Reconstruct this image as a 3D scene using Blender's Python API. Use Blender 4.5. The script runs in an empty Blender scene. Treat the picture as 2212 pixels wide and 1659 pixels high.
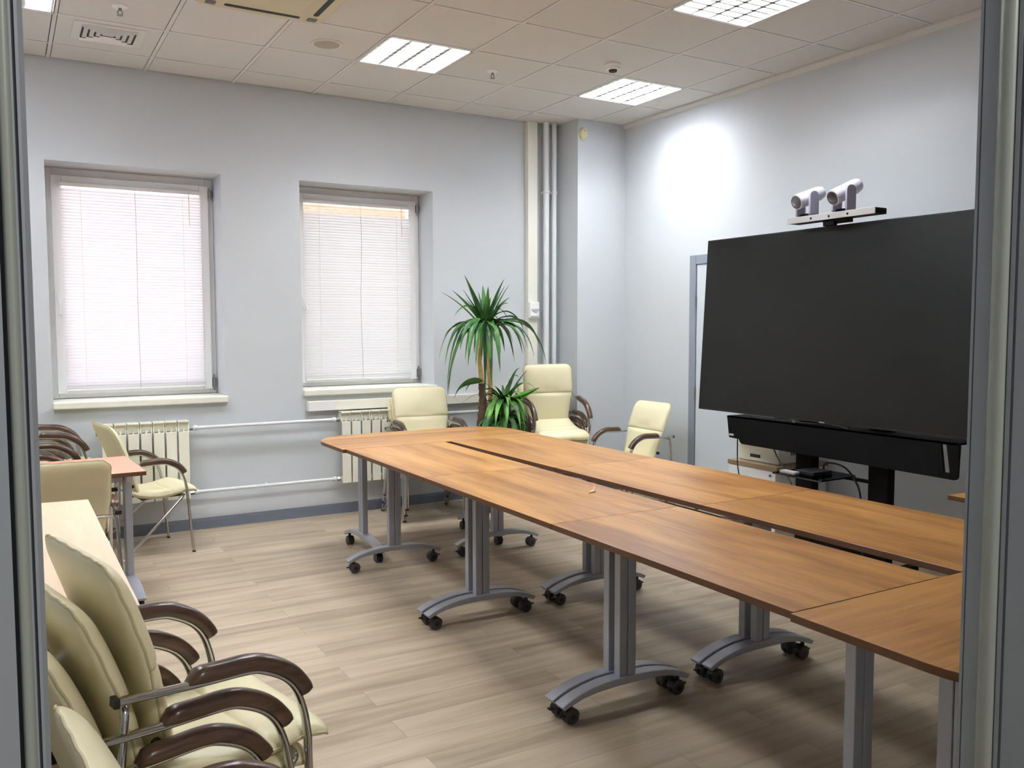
import bpy, bmesh, math, random
from mathutils import Vector, Matrix
random.seed(7)
sc = bpy.context.scene
col = sc.collection
PI = math.pi

# ---------------------------------------------------------------- camera
cam_d = bpy.data.cameras.new('camera'); cam = bpy.data.objects.new('camera', cam_d); col.objects.link(cam)
cam_d.sensor_width = 36.0; cam_d.sensor_fit = 'HORIZONTAL'; cam_d.lens = 1872.96 / 2212 * 36
cam_d.clip_start = 0.05; cam_d.clip_end = 200
_r = Vector((0.86291896, -0.50533767, -0.00216994)); _u = Vector((0.03585296, 0.05693852, 0.99773372)); _f = Vector((0.50406887, 0.86104114, -0.06725118))
M4 = Matrix((_r, _u, -_f)).transposed().to_4x4(); M4.translation = Vector((-3.6598, -6.6430, 1.4989))
cam.matrix_world = M4
sc.camera = cam
# ---------------------------------------------------------------- view, world
sc.view_settings.view_transform = 'Standard'; sc.view_settings.look = 'None'
sc.view_settings.gamma = 1; sc.view_settings.use_curve_mapping = False
sc.view_settings.exposure = 1.13
try:
    sc.cycles.max_bounces = 10; sc.cycles.diffuse_bounces = 5; sc.cycles.glossy_bounces = 4
    sc.cycles.transparent_max_bounces = 12; sc.cycles.sample_clamp_indirect = 6; sc.cycles.use_denoising = True
    sc.cycles.blur_glossy = 0.6
except Exception: pass
SKY = 1.7
LAMP_W = 23.0
w = bpy.data.worlds.new('sky'); sc.world = w; w.use_nodes = True
wn = w.node_tree.nodes; wl = w.node_tree.links
bg = wn['Background']; bg.inputs['Strength'].default_value = SKY
tc = wn.new('ShaderNodeTexCoord'); sp = wn.new('ShaderNodeSeparateXYZ'); cr = wn.new('ShaderNodeValToRGB')
wl.new(tc.outputs['Generated'], sp.inputs[0]); hm = wn.new('ShaderNodeMath'); hm.operation = 'MULTIPLY_ADD'; hm.inputs[1].default_value = .5; hm.inputs[2].default_value = .5; wl.new(sp.outputs['Z'], hm.inputs[0]); wl.new(hm.outputs[0], cr.inputs[0]); wl.new(cr.outputs[0], bg.inputs[0])
cr.color_ramp.elements[0].position = 0.44; cr.color_ramp.elements[0].color = (1.0, 0.93, 0.95, 1)
cr.color_ramp.elements[1].position = 0.56; cr.color_ramp.elements[1].color = (0.52, 0.57, 0.68, 1)

# ---------------------------------------------------------------- materials
def lin(c):
    return tuple((x / 12.92 if x <= .04045 else ((x + .055) / 1.055) ** 2.4) for x in c)
def mat(name, rgb, rough=.5, metal=0, spec=.5, bump=0, bscale=60, noise=0, nscale=8, coat=0, stretch=None):
    m = bpy.data.materials.new(name); m.use_nodes = True
    nt = m.node_tree; b = nt.nodes['Principled BSDF']
    c = lin([v / 255 for v in rgb]) + (1,)
    b.inputs['Base Color'].default_value = c; b.inputs['Roughness'].default_value = rough
    b.inputs['Metallic'].default_value = metal; b.inputs['Specular IOR Level'].default_value = spec
    b.inputs['Coat Weight'].default_value = coat
    if noise or bump:
        t = nt.nodes.new('ShaderNodeTexCoord'); mp = nt.nodes.new('ShaderNodeMapping')
        nt.links.new(t.outputs['Object'], mp.inputs[0])
        if stretch: mp.inputs['Scale'].default_value = stretch
    if noise:
        n = nt.nodes.new('ShaderNodeTexNoise'); n.inputs['Scale'].default_value = nscale; n.inputs['Detail'].default_value = 4
        nt.links.new(mp.outputs[0], n.inputs[0])
        r = nt.nodes.new('ShaderNodeValToRGB'); nt.links.new(n.outputs[0], r.inputs[0])
        r.color_ramp.elements[0].position = .3; r.color_ramp.elements[1].position = .7
        r.color_ramp.elements[0].color = tuple(v * (1 - noise) for v in c[:3]) + (1,)
        r.color_ramp.elements[1].color = tuple(min(1, v * (1 + noise)) for v in c[:3]) + (1,)
        nt.links.new(r.outputs[0], b.inputs['Base Color'])
    if bump:
        n = nt.nodes.new('ShaderNodeTexNoise'); n.inputs['Scale'].default_value = bscale; n.inputs['Detail'].default_value = 3
        nt.links.new(mp.outputs[0], n.inputs[0])
        bp = nt.nodes.new('ShaderNodeBump'); bp.inputs['Strength'].default_value = bump; bp.inputs['Distance'].default_value = .004
        nt.links.new(n.outputs[0], bp.inputs['Height']); nt.links.new(bp.outputs[0], b.inputs['Normal'])
    return m
def wood(name, c1, c2, scale, along='Y', rough=.35, spec=.5, bands=None):
    """grain streaks running along one object axis"""
    m = bpy.data.materials.new(name); m.use_nodes = True
    nt = m.node_tree; b = nt.nodes['Principled BSDF']; L = nt.links.new
    t = nt.nodes.new('ShaderNodeTexCoord'); mp = nt.nodes.new('ShaderNodeMapping'); ri = nt.nodes.new('ShaderNodeObjectInfo'); vm = nt.nodes.new('ShaderNodeVectorMath'); vm.operation = 'MULTIPLY_ADD'; L(ri.outputs['Random'], vm.inputs[0]); vm.inputs[1].default_value = (17, 23, 5); L(t.outputs['Object'], vm.inputs[2]); L(vm.outputs[0], mp.inputs[0])
    s = [scale, scale, scale]; s['XYZ'.index(along)] = scale * .09
    mp.inputs['Scale'].default_value = s
    n1 = nt.nodes.new('ShaderNodeTexNoise'); n1.inputs['Scale'].default_value = 1.0; n1.inputs['Detail'].default_value = 6; n1.inputs['Distortion'].default_value = .6
    L(mp.outputs[0], n1.inputs[0])
    n2 = nt.nodes.new('ShaderNodeTexNoise'); n2.inputs['Scale'].default_value = 7; n2.inputs['Detail'].default_value = 3
    L(mp.outputs[0], n2.inputs[0])
    mx = nt.nodes.new('ShaderNodeMath'); mx.operation = 'MULTIPLY_ADD'; L(n2.outputs[0], mx.inputs[0]); mx.inputs[1].default_value = .35; L(n1.outputs[0], mx.inputs[2])
    r = nt.nodes.new('ShaderNodeValToRGB'); L(mx.outputs[0], r.inputs[0])
    r.color_ramp.elements[0].position = .5; r.color_ramp.elements[1].position = .82
    r.color_ramp.elements[0].color = lin([v / 255 for v in c1]) + (1,); r.color_ramp.elements[1].color = lin([v / 255 for v in c2]) + (1,)
    L(r.outputs[0], b.inputs['Base Color'])
    b.inputs['Roughness'].default_value = rough; b.inputs['Specular IOR Level'].default_value = spec
    bp = nt.nodes.new('ShaderNodeBump'); bp.inputs['Strength'].default_value = .06; bp.inputs['Distance'].default_value = .002
    L(n2.outputs[0], bp.inputs['Height']); L(bp.outputs[0], b.inputs['Normal'])
    return m
def emis(name, rgb, strength):
    m = bpy.data.materials.new(name); m.use_nodes = True
    b = m.node_tree.nodes['Principled BSDF']; b.inputs['Base Color'].default_value = (.8, .8, .8, 1)
    b.inputs['Emission Color'].default_value = tuple(rgb) + (1,); b.inputs['Emission Strength'].default_value = strength
    return m
M = {}
M['wall'] = mat('wall_paint', (205, 209, 213), .85, bump=.12, bscale=120, spec=.3)
M['ceil'] = mat('ceiling_tile', (216, 214, 210), .9, bump=.25, bscale=220, spec=.2)
M['bar'] = mat('ceiling_bar', (219, 217, 213), .6)
M['void'] = mat('ceiling_void', (60, 52, 46), .9)
M['base'] = mat('baseboard_grey', (112, 118, 132), .5)
M['white'] = mat('white_plastic', (246, 246, 246), .35)
M['sill'] = mat('sill_cream', (240, 238, 226), .4)
M['creamplastic'] = mat('cream_plastic', (226, 220, 180), .45)
M['acplastic'] = mat('ivory_plastic', (206, 198, 164), .5)
M['radiator'] = mat('radiator_enamel', (240, 238, 222), .3)
M['pipe'] = mat('painted_pipe', (228, 232, 234), .4)
M['steel'] = mat('steel', (150, 150, 150), .3, metal=1)
M['chrome'] = mat('chrome', (196, 196, 196), .12, metal=1)
M['leg'] = mat('silver_leg_paint', (166, 170, 180), .38, metal=.35, spec=.5)
M['bracket'] = mat('bracket_grey', (186, 188, 194), .45)
M['dark'] = mat('dark_gap', (28, 26, 26), .6)
M['black'] = mat('black_plastic', (22, 22, 24), .45)
M['rubber'] = mat('caster_rubber', (62, 62, 66), .5)
M['leather'] = mat('cream_leather', (230, 221, 184), .35, bump=.15, bscale=160, noise=.03, nscale=5, spec=.45)
M['piping'] = mat('cream_piping', (196, 184, 146), .5)
M['seam'] = mat('leather_seam', (176, 164, 122), .6)
M['armwood'] = wood('brown_arm_wood', (52, 35, 26), (92, 66, 49), 30, 'Y', .28, .6)
M['top'] = wood('alder_laminate', (138, 90, 42), (190, 138, 76), 9, 'Y', .33)
M['topx'] = wood('alder_laminate_cross', (138, 90, 42), (190, 138, 76), 9, 'X', .33)
M['edge'] = mat('laminate_edge', (92, 58, 34), .45)
M['pinktop'] = wood('salmon_laminate', (214, 138, 108), (226, 154, 124), 8, 'X', .4)
M['maple'] = wood('maple_laminate', (214, 186, 156), (224, 200, 174), 7, 'Y', .4)
M['mapledk'] = mat('maple_side', (190, 170, 145), .5)
M['screen'] = mat('screen_glass', (17, 17, 15), .30, spec=.32)
M['tvframe'] = mat('tv_frame', (16, 16, 18), .4)
M['standblack'] = mat('stand_black', (9, 8, 9), .7, spec=.15)
M['camwhite'] = mat('camera_shell', (214, 212, 226), .35)
M['camgrey'] = mat('camera_arm', (160, 158, 176), .4)
M['silver'] = mat('silver_bar', (190, 188, 186), .35, metal=.4)
M['lens'] = mat('lens_glass', (10, 10, 9), .22, spec=.5)
M['printer'] = mat('printer_shell', (226, 222, 206), .5)
M['printdk'] = mat('printer_dark', (48, 40, 34), .5)
M['cabinet'] = mat('cabinet_white', (226, 226, 228), .5)
M['cabtop'] = wood('cabinet_oak_edge', (140, 118, 92), (164, 142, 112), 12, 'Y', .5)
M['alu'] = mat('door_aluminium', (134, 140, 146), .42, metal=.25)
M['aluband'] = mat('door_seal_band', (142, 146, 140), .35, metal=.3)
M['aludk'] = mat('door_groove', (78, 82, 90), .6)
M['doorgrey'] = mat('door_frame_grey', (138, 146, 158), .5)
M['doorleaf'] = mat('door_leaf', (206, 214, 220), .5)
M['bark'] = mat('palm_bark', (92, 70, 48), .8, bump=.6, bscale=60, noise=.3, nscale=30)
M['stem'] = mat('palm_stem', (214, 178, 116), .7, bump=.4, bscale=80, noise=.2, nscale=40, stretch=(1, 1, 3))
M['soil'] = mat('soil', (50, 38, 28), .95)
M['pot'] = mat('pot_brown', (92, 60, 44), .5)
M['tube'] = emis('lamp_tube', (.96, .98, 1.0), 14)
M['fixture'] = mat('fixture_reflector', (244, 244, 246), .28, metal=.15)
M['fins'] = mat('louvre_fin', (238, 238, 242), .3, metal=.2)
M['brick'] = mat('outside_brick', (222, 156, 126), .9, noise=.1, nscale=6)
M['paper'] = mat('paper_white', (238, 226, 206), .6)
M['cable'] = mat('grey_cable', (90, 90, 88), .5)
# glass: mostly clear, a little reflection
M['facade'] = mat('outside_facade', (190, 192, 196), .9)
g = bpy.data.materials.new('window_glass'); g.use_nodes = True; nt = g.node_tree; nt.nodes.remove(nt.nodes['Principled BSDF'])
o_ = nt.nodes['Material Output']; mx = nt.nodes.new('ShaderNodeMixShader'); tr = nt.nodes.new('ShaderNodeBsdfTransparent'); gl = nt.nodes.new('ShaderNodeBsdfGlossy')
gl.inputs['Roughness'].default_value = .03; mx.inputs[0].default_value = .08
nt.links.new(tr.outputs[0], mx.inputs[1]); nt.links.new(gl.outputs[0], mx.inputs[2]); nt.links.new(mx.outputs[0], o_.inputs[0]); M['glass'] = g
g = bpy.data.materials.new('smoked_glass'); g.use_nodes = True; nt = g.node_tree; nt.nodes.remove(nt.nodes['Principled BSDF'])
o_ = nt.nodes['Material Output']; mx = nt.nodes.new('ShaderNodeMixShader'); tr = nt.nodes.new('ShaderNodeBsdfTransparent'); gl = nt.nodes.new('ShaderNodeBsdfGlossy')
tr.inputs[0].default_value = (.12, .13, .15, 1); gl.inputs['Roughness'].default_value = .06; gl.inputs[0].default_value = (.5, .52, .56, 1); mx.inputs[0].default_value = .25
nt.links.new(tr.outputs[0], mx.inputs[1]); nt.links.new(gl.outputs[0], mx.inputs[2]); nt.links.new(mx.outputs[0], o_.inputs[0]); M['smoked'] = g
# blind slat: thin white aluminium/plastic that lets some daylight through
def slat_mat(name, tcol, k):
    g = bpy.data.materials.new(name); g.use_nodes = True; nt = g.node_tree; nt.nodes.remove(nt.nodes['Principled BSDF'])
    o_ = nt.nodes['Material Output']; mx = nt.nodes.new('ShaderNodeMixShader'); tr = nt.nodes.new('ShaderNodeBsdfTranslucent'); df = nt.nodes.new('ShaderNodeBsdfDiffuse')
    df.inputs[0].default_value = (.80, .80, .79, 1); tr.inputs[0].default_value = tcol; mx.inputs[0].default_value = k
    nt.links.new(df.outputs[0], mx.inputs[1]); nt.links.new(tr.outputs[0], mx.inputs[2]); nt.links.new(mx.outputs[0], o_.inputs[0])
    return g
M['slat'] = slat_mat('blind_slat', (.95, .90, .92, 1), .34)
M['slatdim'] = slat_mat('blind_slat_dim_daylight', (.85, .88, .86, 1), .14)  # same slats, the right window's weaker daylight put into colour and translucency
# floor vinyl planks, long side along x
def floor_mat():
    m = bpy.data.materials.new('floor_vinyl'); m.use_nodes = True; nt = m.node_tree; b = nt.nodes['Principled BSDF']; L = nt.links.new
    t = nt.nodes.new('ShaderNodeTexCoord')
    br = nt.nodes.new('ShaderNodeTexBrick'); L(t.outputs['Object'], br.inputs[0])
    br.inputs['Scale'].default_value = 1.0; br.inputs['Brick Width'].default_value = 1.22; br.inputs['Row Height'].default_value = .152
    br.inputs['Mortar Size'].default_value = .0012; br.inputs['Mortar Smooth'].default_value = .2; br.inputs['Bias'].default_value = 0
    br.offset = .37; br.inputs['Color1'].default_value = (0, 0, 0, 1); br.inputs['Color2'].default_value = (1, 1, 1, 1); br.inputs['Mortar'].default_value = (.3, .3, .3, 1)
    mp = nt.nodes.new('ShaderNodeMapping'); L(t.outputs['Object'], mp.inputs[0]); mp.inputs['Scale'].default_value = (.9, 11, 1)
    sep = nt.nodes.new('ShaderNodeVectorMath'); sep.operation = 'MULTIPLY_ADD'
    L(br.outputs['Color'], sep.inputs[0]); sep.inputs[1].default_value = (9, 9, 0); L(mp.outputs[0], sep.inputs[2])
    n1 = nt.nodes.new('ShaderNodeTexNoise'); n1.inputs['Scale'].default_value = 1.3; n1.inputs['Detail'].default_value = 5; n1.inputs['Distortion'].default_value = .5; L(sep.outputs[0], n1.inputs[0])
    n2 = nt.nodes.new('ShaderNodeTexNoise'); n2.inputs['Scale'].default_value = 9; n2.inputs['Detail'].default_value = 3; L(mp.outputs[0], n2.inputs[0])
    a = nt.nodes.new('ShaderNodeMath'); a.operation = 'MULTIPLY_ADD'; L(br.outputs['Color'], a.inputs[0]); a.inputs[1].default_value = .22; L(n1.outputs[0], a.inputs[2])
    a2 = nt.nodes.new('ShaderNodeMath'); a2.operation = 'MULTIPLY_ADD'; L(n2.outputs[0], a2.inputs[0]); a2.inputs[1].default_value = .2; L(a.outputs[0], a2.inputs[2])
    r = nt.nodes.new('ShaderNodeValToRGB'); L(a2.outputs[0], r.inputs[0]); e = r.color_ramp.elements
    e[0].position = .42; e[0].color = lin((138 / 255, 122 / 255, 103 / 255)) + (1,); e[1].position = .95; e[1].color = lin((184 / 255, 169 / 255, 148 / 255)) + (1,)
    k = e.new(.68); k.color = lin((166 / 255, 150 / 255, 128 / 255)) + (1,)
    mm = nt.nodes.new('ShaderNodeMixRGB'); mm.blend_type = 'MULTIPLY'; L(br.outputs['Fac'], mm.inputs[0]); L(r.outputs[0], mm.inputs[1]); mm.inputs[2].default_value = (.72, .7, .68, 1)
    L(mm.outputs[0], b.inputs['Base Color']); b.inputs['Roughness'].default_value = .46; b.inputs['Specular IOR Level'].default_value = .4
    bp = nt.nodes.new('ShaderNodeBump'); bp.inputs['Strength'].default_value = .08; bp.inputs['Distance'].default_value = .002; L(n2.outputs[0], bp.inputs['Height']); L(bp.outputs[0], b.inputs['Normal'])
    return m
M['floor'] = floor_mat()
def leaf_mat(name, c1, c2):
    m = mat(name, c2, .42, noise=0); nt = m.node_tree; b = nt.nodes['Principled BSDF']
    t = nt.nodes.new('ShaderNodeTexCoord'); n = nt.nodes.new('ShaderNodeTexNoise'); n.inputs['Scale'].default_value = 7; nt.links.new(t.outputs['Object'], n.inputs[0])
    r = nt.nodes.new('ShaderNodeValToRGB'); nt.links.new(n.outputs[0], r.inputs[0]); r.color_ramp.elements[0].position = .4; r.color_ramp.elements[1].position = .62
    r.color_ramp.elements[0].color = lin([v / 255 for v in c1]) + (1,); r.color_ramp.elements[1].color = lin([v / 255 for v in c2]) + (1,)
    nt.links.new(r.outputs[0], b.inputs['Base Color'])
    return m
M['leaf'] = leaf_mat('palm_leaf', (34, 76, 34), (70, 122, 50))
M['leaf2'] = leaf_mat('young_palm_leaf', (38, 84, 32), (96, 150, 54))

# ---------------------------------------------------------------- mesh helpers
class MB:
    def __init__(s): s.v = []; s.f = []; s.mi = []; s.cur = 0
    def add(s, vs, fs):
        n = len(s.v); s.v += [tuple(v) for v in vs]; s.f += [tuple(i + n for i in f) for f in fs]; s.mi += [s.cur] * len(fs)
    def box(s, x0, y0, z0, x1, y1, z1, R=None, c=None):
        vs = [(x, y, z) for z in (z0, z1) for y in (y0, y1) for x in (x0, x1)]
        if R is not None:
            c = Vector(c) if c is not None else Vector(((x0 + x1) / 2, (y0 + y1) / 2, (z0 + z1) / 2))
            vs = [c + R @ (Vector(v) - c) for v in vs]
        s.add(vs, [(0, 2, 3, 1), (4, 5, 7, 6), (0, 1, 5, 4), (2, 6, 7, 3), (0, 4, 6, 2), (1, 3, 7, 5)]); return s
    def prism(s, poly, a0, a1, plane='xy'):
        n = len(poly)
        def P(p, a): return {'xy': (p[0], p[1], a), 'xz': (p[0], a, p[1]), 'yz': (a, p[0], p[1])}[plane]
        area = sum(poly[i][0] * poly[(i + 1) % n][1] - poly[(i + 1) % n][0] * poly[i][1] for i in range(n))
        if area < 0: poly = poly[::-1]
        if plane == 'xz': poly = poly[::-1]
        vs = [P(p, a0) for p in poly] + [P(p, a1) for p in poly]
        fs = [tuple(range(n - 1, -1, -1)), tuple(range(n, 2 * n))] + [(i, (i + 1) % n, n + (i + 1) % n, n + i) for i in range(n)]
        s.add(vs, fs); return s
    def rings(s, rings, closed=True, caps=True):
        n = len(rings[0]); vs = [p for r in rings for p in r]; fs = []
        for i in range(len(rings) - 1):
            for j in range(n if closed else n - 1):
                k = (j + 1) % n; fs.append((i * n + j, i * n + k, (i + 1) * n + k, (i + 1) * n + j))
        if caps and closed: fs += [tuple(range(n - 1, -1, -1)), tuple(range((len(rings) - 1) * n, len(rings) * n))]
        s.add(vs, fs); return s
    def tube(s, path, r, r2=None, n=10, side=None, scale=None, caps=True):
        """r across, r2 in the bending plane; side = fixed lateral axis or None for parallel transport"""
        P = [Vector(p) for p in path]; r2 = r2 or r; rings = []; prev = None
        for i, p in enumerate(P):
            a = P[max(i - 1, 0)]; b = P[min(i + 1, len(P) - 1)]; T = (b - a).normalized()
            if side is not None: S = (Vector(side) - T * T.dot(Vector(side))).normalized()
            elif prev is None:
                S = T.cross(Vector((0, 0, 1)));
                if S.length < .1: S = T.cross(Vector((0, 1, 0)))
                S.normalize()
            else: S = (prev - T * T.dot(prev)).normalized()
            prev = S; N = T.cross(S); k = scale(i / (len(P) - 1)) if scale else 1
            rings.append([p + S * (r * k * math.cos(2 * PI * j / n)) + N * (r2 * k * math.sin(2 * PI * j / n)) for j in range(n)])
        s.rings(rings, True, caps); return s
    def lathe(s, prof, c=(0, 0, 0), n=24, axis='z'):
        rings = []
        for r, h in prof:
            ring = []
            for j in range(n):
                a = 2 * PI * j / n; x, y = r * math.cos(a), r * math.sin(a)
                q = {'z': (x, y, h), 'x': (h, x, y), 'y': (x, h, -y)}[axis]
                ring.append((c[0] + q[0], c[1] + q[1], c[2] + q[2]))
            rings.append(ring)
        s.rings(rings); return s
    def build(s, name, m, parent=None, smooth=None, bevel=0, loc=None):
        me = bpy.data.meshes.new(name); me.from_pydata(s.v, [], s.f)
        for mm in (m if isinstance(m, (list, tuple)) else [m]): me.materials.append(mm)
        if any(s.mi):
            for p, i in zip(me.polygons, s.mi): p.material_index = i
        bm = bmesh.new(); bm.from_mesh(me); bmesh.ops.recalc_face_normals(bm, faces=bm.faces); bm.to_mesh(me); bm.free()
        if smooth:
            for p in me.polygons: p.use_smooth = True
            try: me.set_sharp_from_angle(angle=math.radians(smooth))
            except Exception: pass
        o = bpy.data.objects.new(name, me); col.objects.link(o)
        if parent is not None: o.parent = parent
        if loc is not None: o.location = loc
        if bevel:
            b = o.modifiers.new('bevel', 'BEVEL'); b.width = bevel; b.segments = 2; b.limit_method = 'ANGLE'; b.angle_limit = math.radians(40)
        return o
def tag(o, label=None, cat=None, group=None, kind=None):
    for k, v in (('label', label), ('category', cat), ('group', group), ('kind', kind)):
        if v: o[k] = v
    return o
def empty(name, loc=(0, 0, 0), rz=0, **k):
    o = bpy.data.objects.new(name, None); col.objects.link(o); o.location = loc; o.rotation_euler = (0, 0, rz); o.empty_display_size = .1
    return tag(o, **k)
def kids(o): return [c for c in bpy.data.objects if c.parent == o]
TREE = {}
def copy_tree(o, parent=None):
    c = o.copy(); col.objects.link(c)
    if parent is not None: c.parent = parent
    for ch in TREE.get(o.name) or kids(o): copy_tree(ch, c)
    return c
def struct(o): o['kind'] = 'structure'; return o
def fillet(pts, r, n=5):
    P = [Vector(p) for p in pts]; out = [P[0]]
    for i in range(1, len(P) - 1):
        a, b, c = P[i - 1], P[i], P[i + 1]; rr = r[i - 1] if isinstance(r, (list, tuple)) else r
        d1 = (a - b).normalized(); d2 = (c - b).normalized(); ang = d1.angle(d2)
        L = min(rr / max(math.tan(ang / 2), .05), (a - b).length * .48, (c - b).length * .48)
        p0 = b + d1 * L; p2 = b + d2 * L
        for k in range(n + 1):
            t = k / n; out.append(p0 * (1 - t) ** 2 + b * 2 * t * (1 - t) + p2 * t * t)
    out.append(P[-1]); return out
def catmull(pts, n=6):
    P = [Vector(p) for p in pts]; P = [P[0] * 2 - P[1]] + P + [P[-1] * 2 - P[-2]]; out = []
    for i in range(1, len(P) - 2):
        for k in range(n):
            t = k / n; a, b, c, d = P[i - 1:i + 3]
            out.append(.5 * ((2 * b) + (c - a) * t + (2 * a - 5 * b + 4 * c - d) * t * t + (-a + 3 * b - 3 * c + d) * t ** 3))
    out.append(P[-2]); return out
def rrect(x0, y0, x1, y1, r, n=6):
    rr = r if isinstance(r, (list, tuple)) else [r] * 4; out = []
    for (cx, cy, a0), q in zip(((x1, y1, 0), (x0, y1, 90), (x0, y0, 180), (x1, y0, 270)), rr):
        sx = -1 if cx == x1 else 1; sy = -1 if cy == y1 else 1
        if q <= 0: out.append((cx, cy)); continue
        for k in range(n + 1):
            a = math.radians(a0 + 90 * k / n); out.append((cx + sx * q + q * math.cos(a), cy + sy * q + q * math.sin(a)))
    return out
def wire(name, pts, r, m, label=None, cat='cable', parent=None, group=None):
    b = MB(); b.tube(catmull(pts, 6), r, n=6); o = b.build(name, m, parent, smooth=60)
    if parent is None: tag(o, label, cat, group)
    return o
# ================================================================ THE ROOM
H = 3.284; XR = 1.215; XL = -4.5; YF = -6.0; YB = 0.0
b = MB(); b.box(XL - .1, -9.2, -.12, XR + .1, .1, 0); struct(b.build('floor', M['floor']))
# window wall with two openings, 0.42 m thick
W1 = (-3.385, -2.245, .965, 2.612); W2 = (-1.66, -.532, .985, 2.615); TH = .46
b = MB()
xs = [XL - .1, W1[0], W1[1], W2[0], W2[1], XR + .1]
for i in (0, 2, 4): b.box(xs[i], 0, -.05, xs[i + 1], TH, H + .25)
for wv in (W1, W2): b.box(wv[0], 0, -.05, wv[1], TH, wv[2]); b.box(wv[0], 0, wv[3], wv[1], TH, H + .25)
struct(b.build('wall_back', M['wall']))
b = MB(); b.box(XR, -9.2, -.05, XR + .15, 0, H + .25); struct(b.build('wall_right', M['wall']))
b = MB(); b.box(XL - .15, -9.2, -.05, XL, 0, H + .25); struct(b.build('wall_left', M['wall']))
b = MB(); b.box(XL, -9.2, -.05, XR, -9.05, H + .25); struct(b.build('wall_corridor', M['wall']))
PX = .70; PY = -.335
b = MB(); b.box(PX, PY, 0, XR, 0, H); struct(b.build('wall_pillar', M['wall']))
# front wall with the doorway the view looks through
DX0, DX1 = -3.6455, -2.6235
b = MB(); b.box(XL, -6.12, -.05, DX0 - .10, YF, H + .25); b.box(DX1 + .12, -6.12, -.05, XR, YF, H + .25); b.box(DX0 - .10, -6.12, 2.35, DX1 + .12, YF, H + .25)
struct(b.build('wall_front', M['wall']))
# door jambs: aluminium profiles with grooves and a rounded seal band
def jamb(name, poly, dark, band, y0, y1):
    b = MB(); b.prism(poly, 0, 2.35); o = b.build(name, M['alu'], smooth=35); struct(o)
    d = MB()
    for p in dark: d.prism(p, 0, 2.35)
    d.build('groove', M['aludk'], o)
    s = MB(); s.prism(band, 0, 2.35); s.build('seal_band', M['aluband'], o, smooth=50)
    return o
xr = DX1
P = [(xr, -6.0), (xr, -6.0035), (xr + .004, -6.0035), (xr + .004, -6.0055), (xr, -6.0055), (xr, -6.026), (xr, -6.045), (xr + .003, -6.045), (xr + .003, -6.047), (xr, -6.047), (xr, -6.052), (xr + .004, -6.052), (xr + .004, -6.056), (xr, -6.056), (xr, -6.12), (xr + .12, -6.135), (xr + .12, -6.0)]
bandp = [(xr + .002, -6.0235)] + [(xr + .002 - .0075 * math.sin(PI * k / 12), -6.0345 + .011 * math.cos(PI * k / 12)) for k in range(13)] + [(xr + .002, -6.0455)]
jamb('trim_1', P, [[(xr + .001, -6.0037), (xr + .0035, -6.0037), (xr + .0035, -6.0053), (xr + .001, -6.0053)], [(xr + .001, -6.0522), (xr + .0035, -6.0522), (xr + .0035, -6.0558), (xr + .001, -6.0558)]], bandp, 0, 0)
xl = DX0
P = [(xl, -5.985), (xl, -6.118), (xl - .0025, -6.121), (xl - .004, -6.121), (xl - .004, -6.118), (xl - .0055, -6.118), (xl - .0055, -6.122), (xl - .0125, -6.122), (xl - .0125, -6.114), (xl - .0145, -6.114), (xl - .0145, -6.124), (xl - .12, -6.124), (xl - .12, -5.985)]
bandl = [(xl - .0065, -6.1215)] + [(xl - .0095 + .003 * math.cos(PI * k / 12), -6.1215 - .003 * math.sin(PI * k / 12)) for k in range(13)] + [(xl - .0125, -6.1215)]
jamb('trim_2', P, [[(xl - .0052, -6.1175), (xl - .0043, -6.1175), (xl - .0043, -6.1187), (xl - .0052, -6.1187)], [(xl - .0143, -6.1135), (xl - .0127, -6.1135), (xl - .0127, -6.115), (xl - .0143, -6.115)]], bandl, 0, 0)
# baseboards
b = MB(); b.prism([(0, 0), (-.016, 0), (-.016, .058), (-.010, .078), (0, .08)], XL, PX, 'yz'); struct(b.build('baseboard_back', M['base']))
b = MB(); b.box(XR - .016, YF, 0, XR, -2.32, .08); b.box(XR - .016, -1.225, 0, XR, PY - .016, .08); struct(b.build('baseboard_right', M['base'], bevel=.004))
b = MB(); b.box(PX - .016, PY - .016, 0, XR - .02, PY, .08); b.box(PX - .016, PY, 0, PX, -.02, .08); struct(b.build('baseboard_pillar', M['base'], bevel=.004))
b = MB(); b.box(XL, YF, 0, XL + .016, -.02, .08); struct(b.build('baseboard_left', M['base'], bevel=.004))
# suspended ceiling: tiles and T bars in one mesh, with square holes for the lamps
GX = [.86 - .6 * k for k in range(-1, 10)][::-1]; GX = [XL] + [g_ for g_ in GX if XL < g_ < 1.18] + [1.186]
GY = [-.333 - .6 * k for k in range(0, 10)]; GY = [0] + [g_ for g_ in GY if g_ > YF] + [YF]
LAMPS = [(-3.94, -1.533), (-1.54, -1.533), (.26, -1.533), (-.34, -3.333), (-2.14, -3.333), (-3.94, -3.333)]
b = MB(); g_ = .0155
for i in range(len(GX) - 1):
    for j in range(len(GY) - 1):
        x0, x1, y1, y0 = GX[i], GX[i + 1], GY[j], GY[j + 1]
        if any(abs(x0 - lx) < .02 and abs(y0 - ly) < .02 for lx, ly in LAMPS): continue
        if x1 - x0 < .05: continue
        b.cur = 0; b.box(x0 + g_, y0 + g_, H + .001, x1 - g_, y1 - g_, H + .014)
        b.cur = 2; b.box(x0 + .004, y0 + .004, H + .014, x1 - .004, y1 - .004, H + .02)
b.cur = 1
for x in GX[1:-1]: b.box(x - .011, YF, H - .001, x + .011, 0, H + .006)
for y in GY[1:-1]: b.box(XL, y - .011, H - .0005, 1.186, y + .011, H + .0055)
struct(b.build('ceiling', [M['ceil'], M['bar'], M['void']]))
b = MB(); b.box(XL, -9.05, 2.95, XR, -6.12, 3.05); struct(b.build('ceiling_corridor', M['ceil']))
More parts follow.
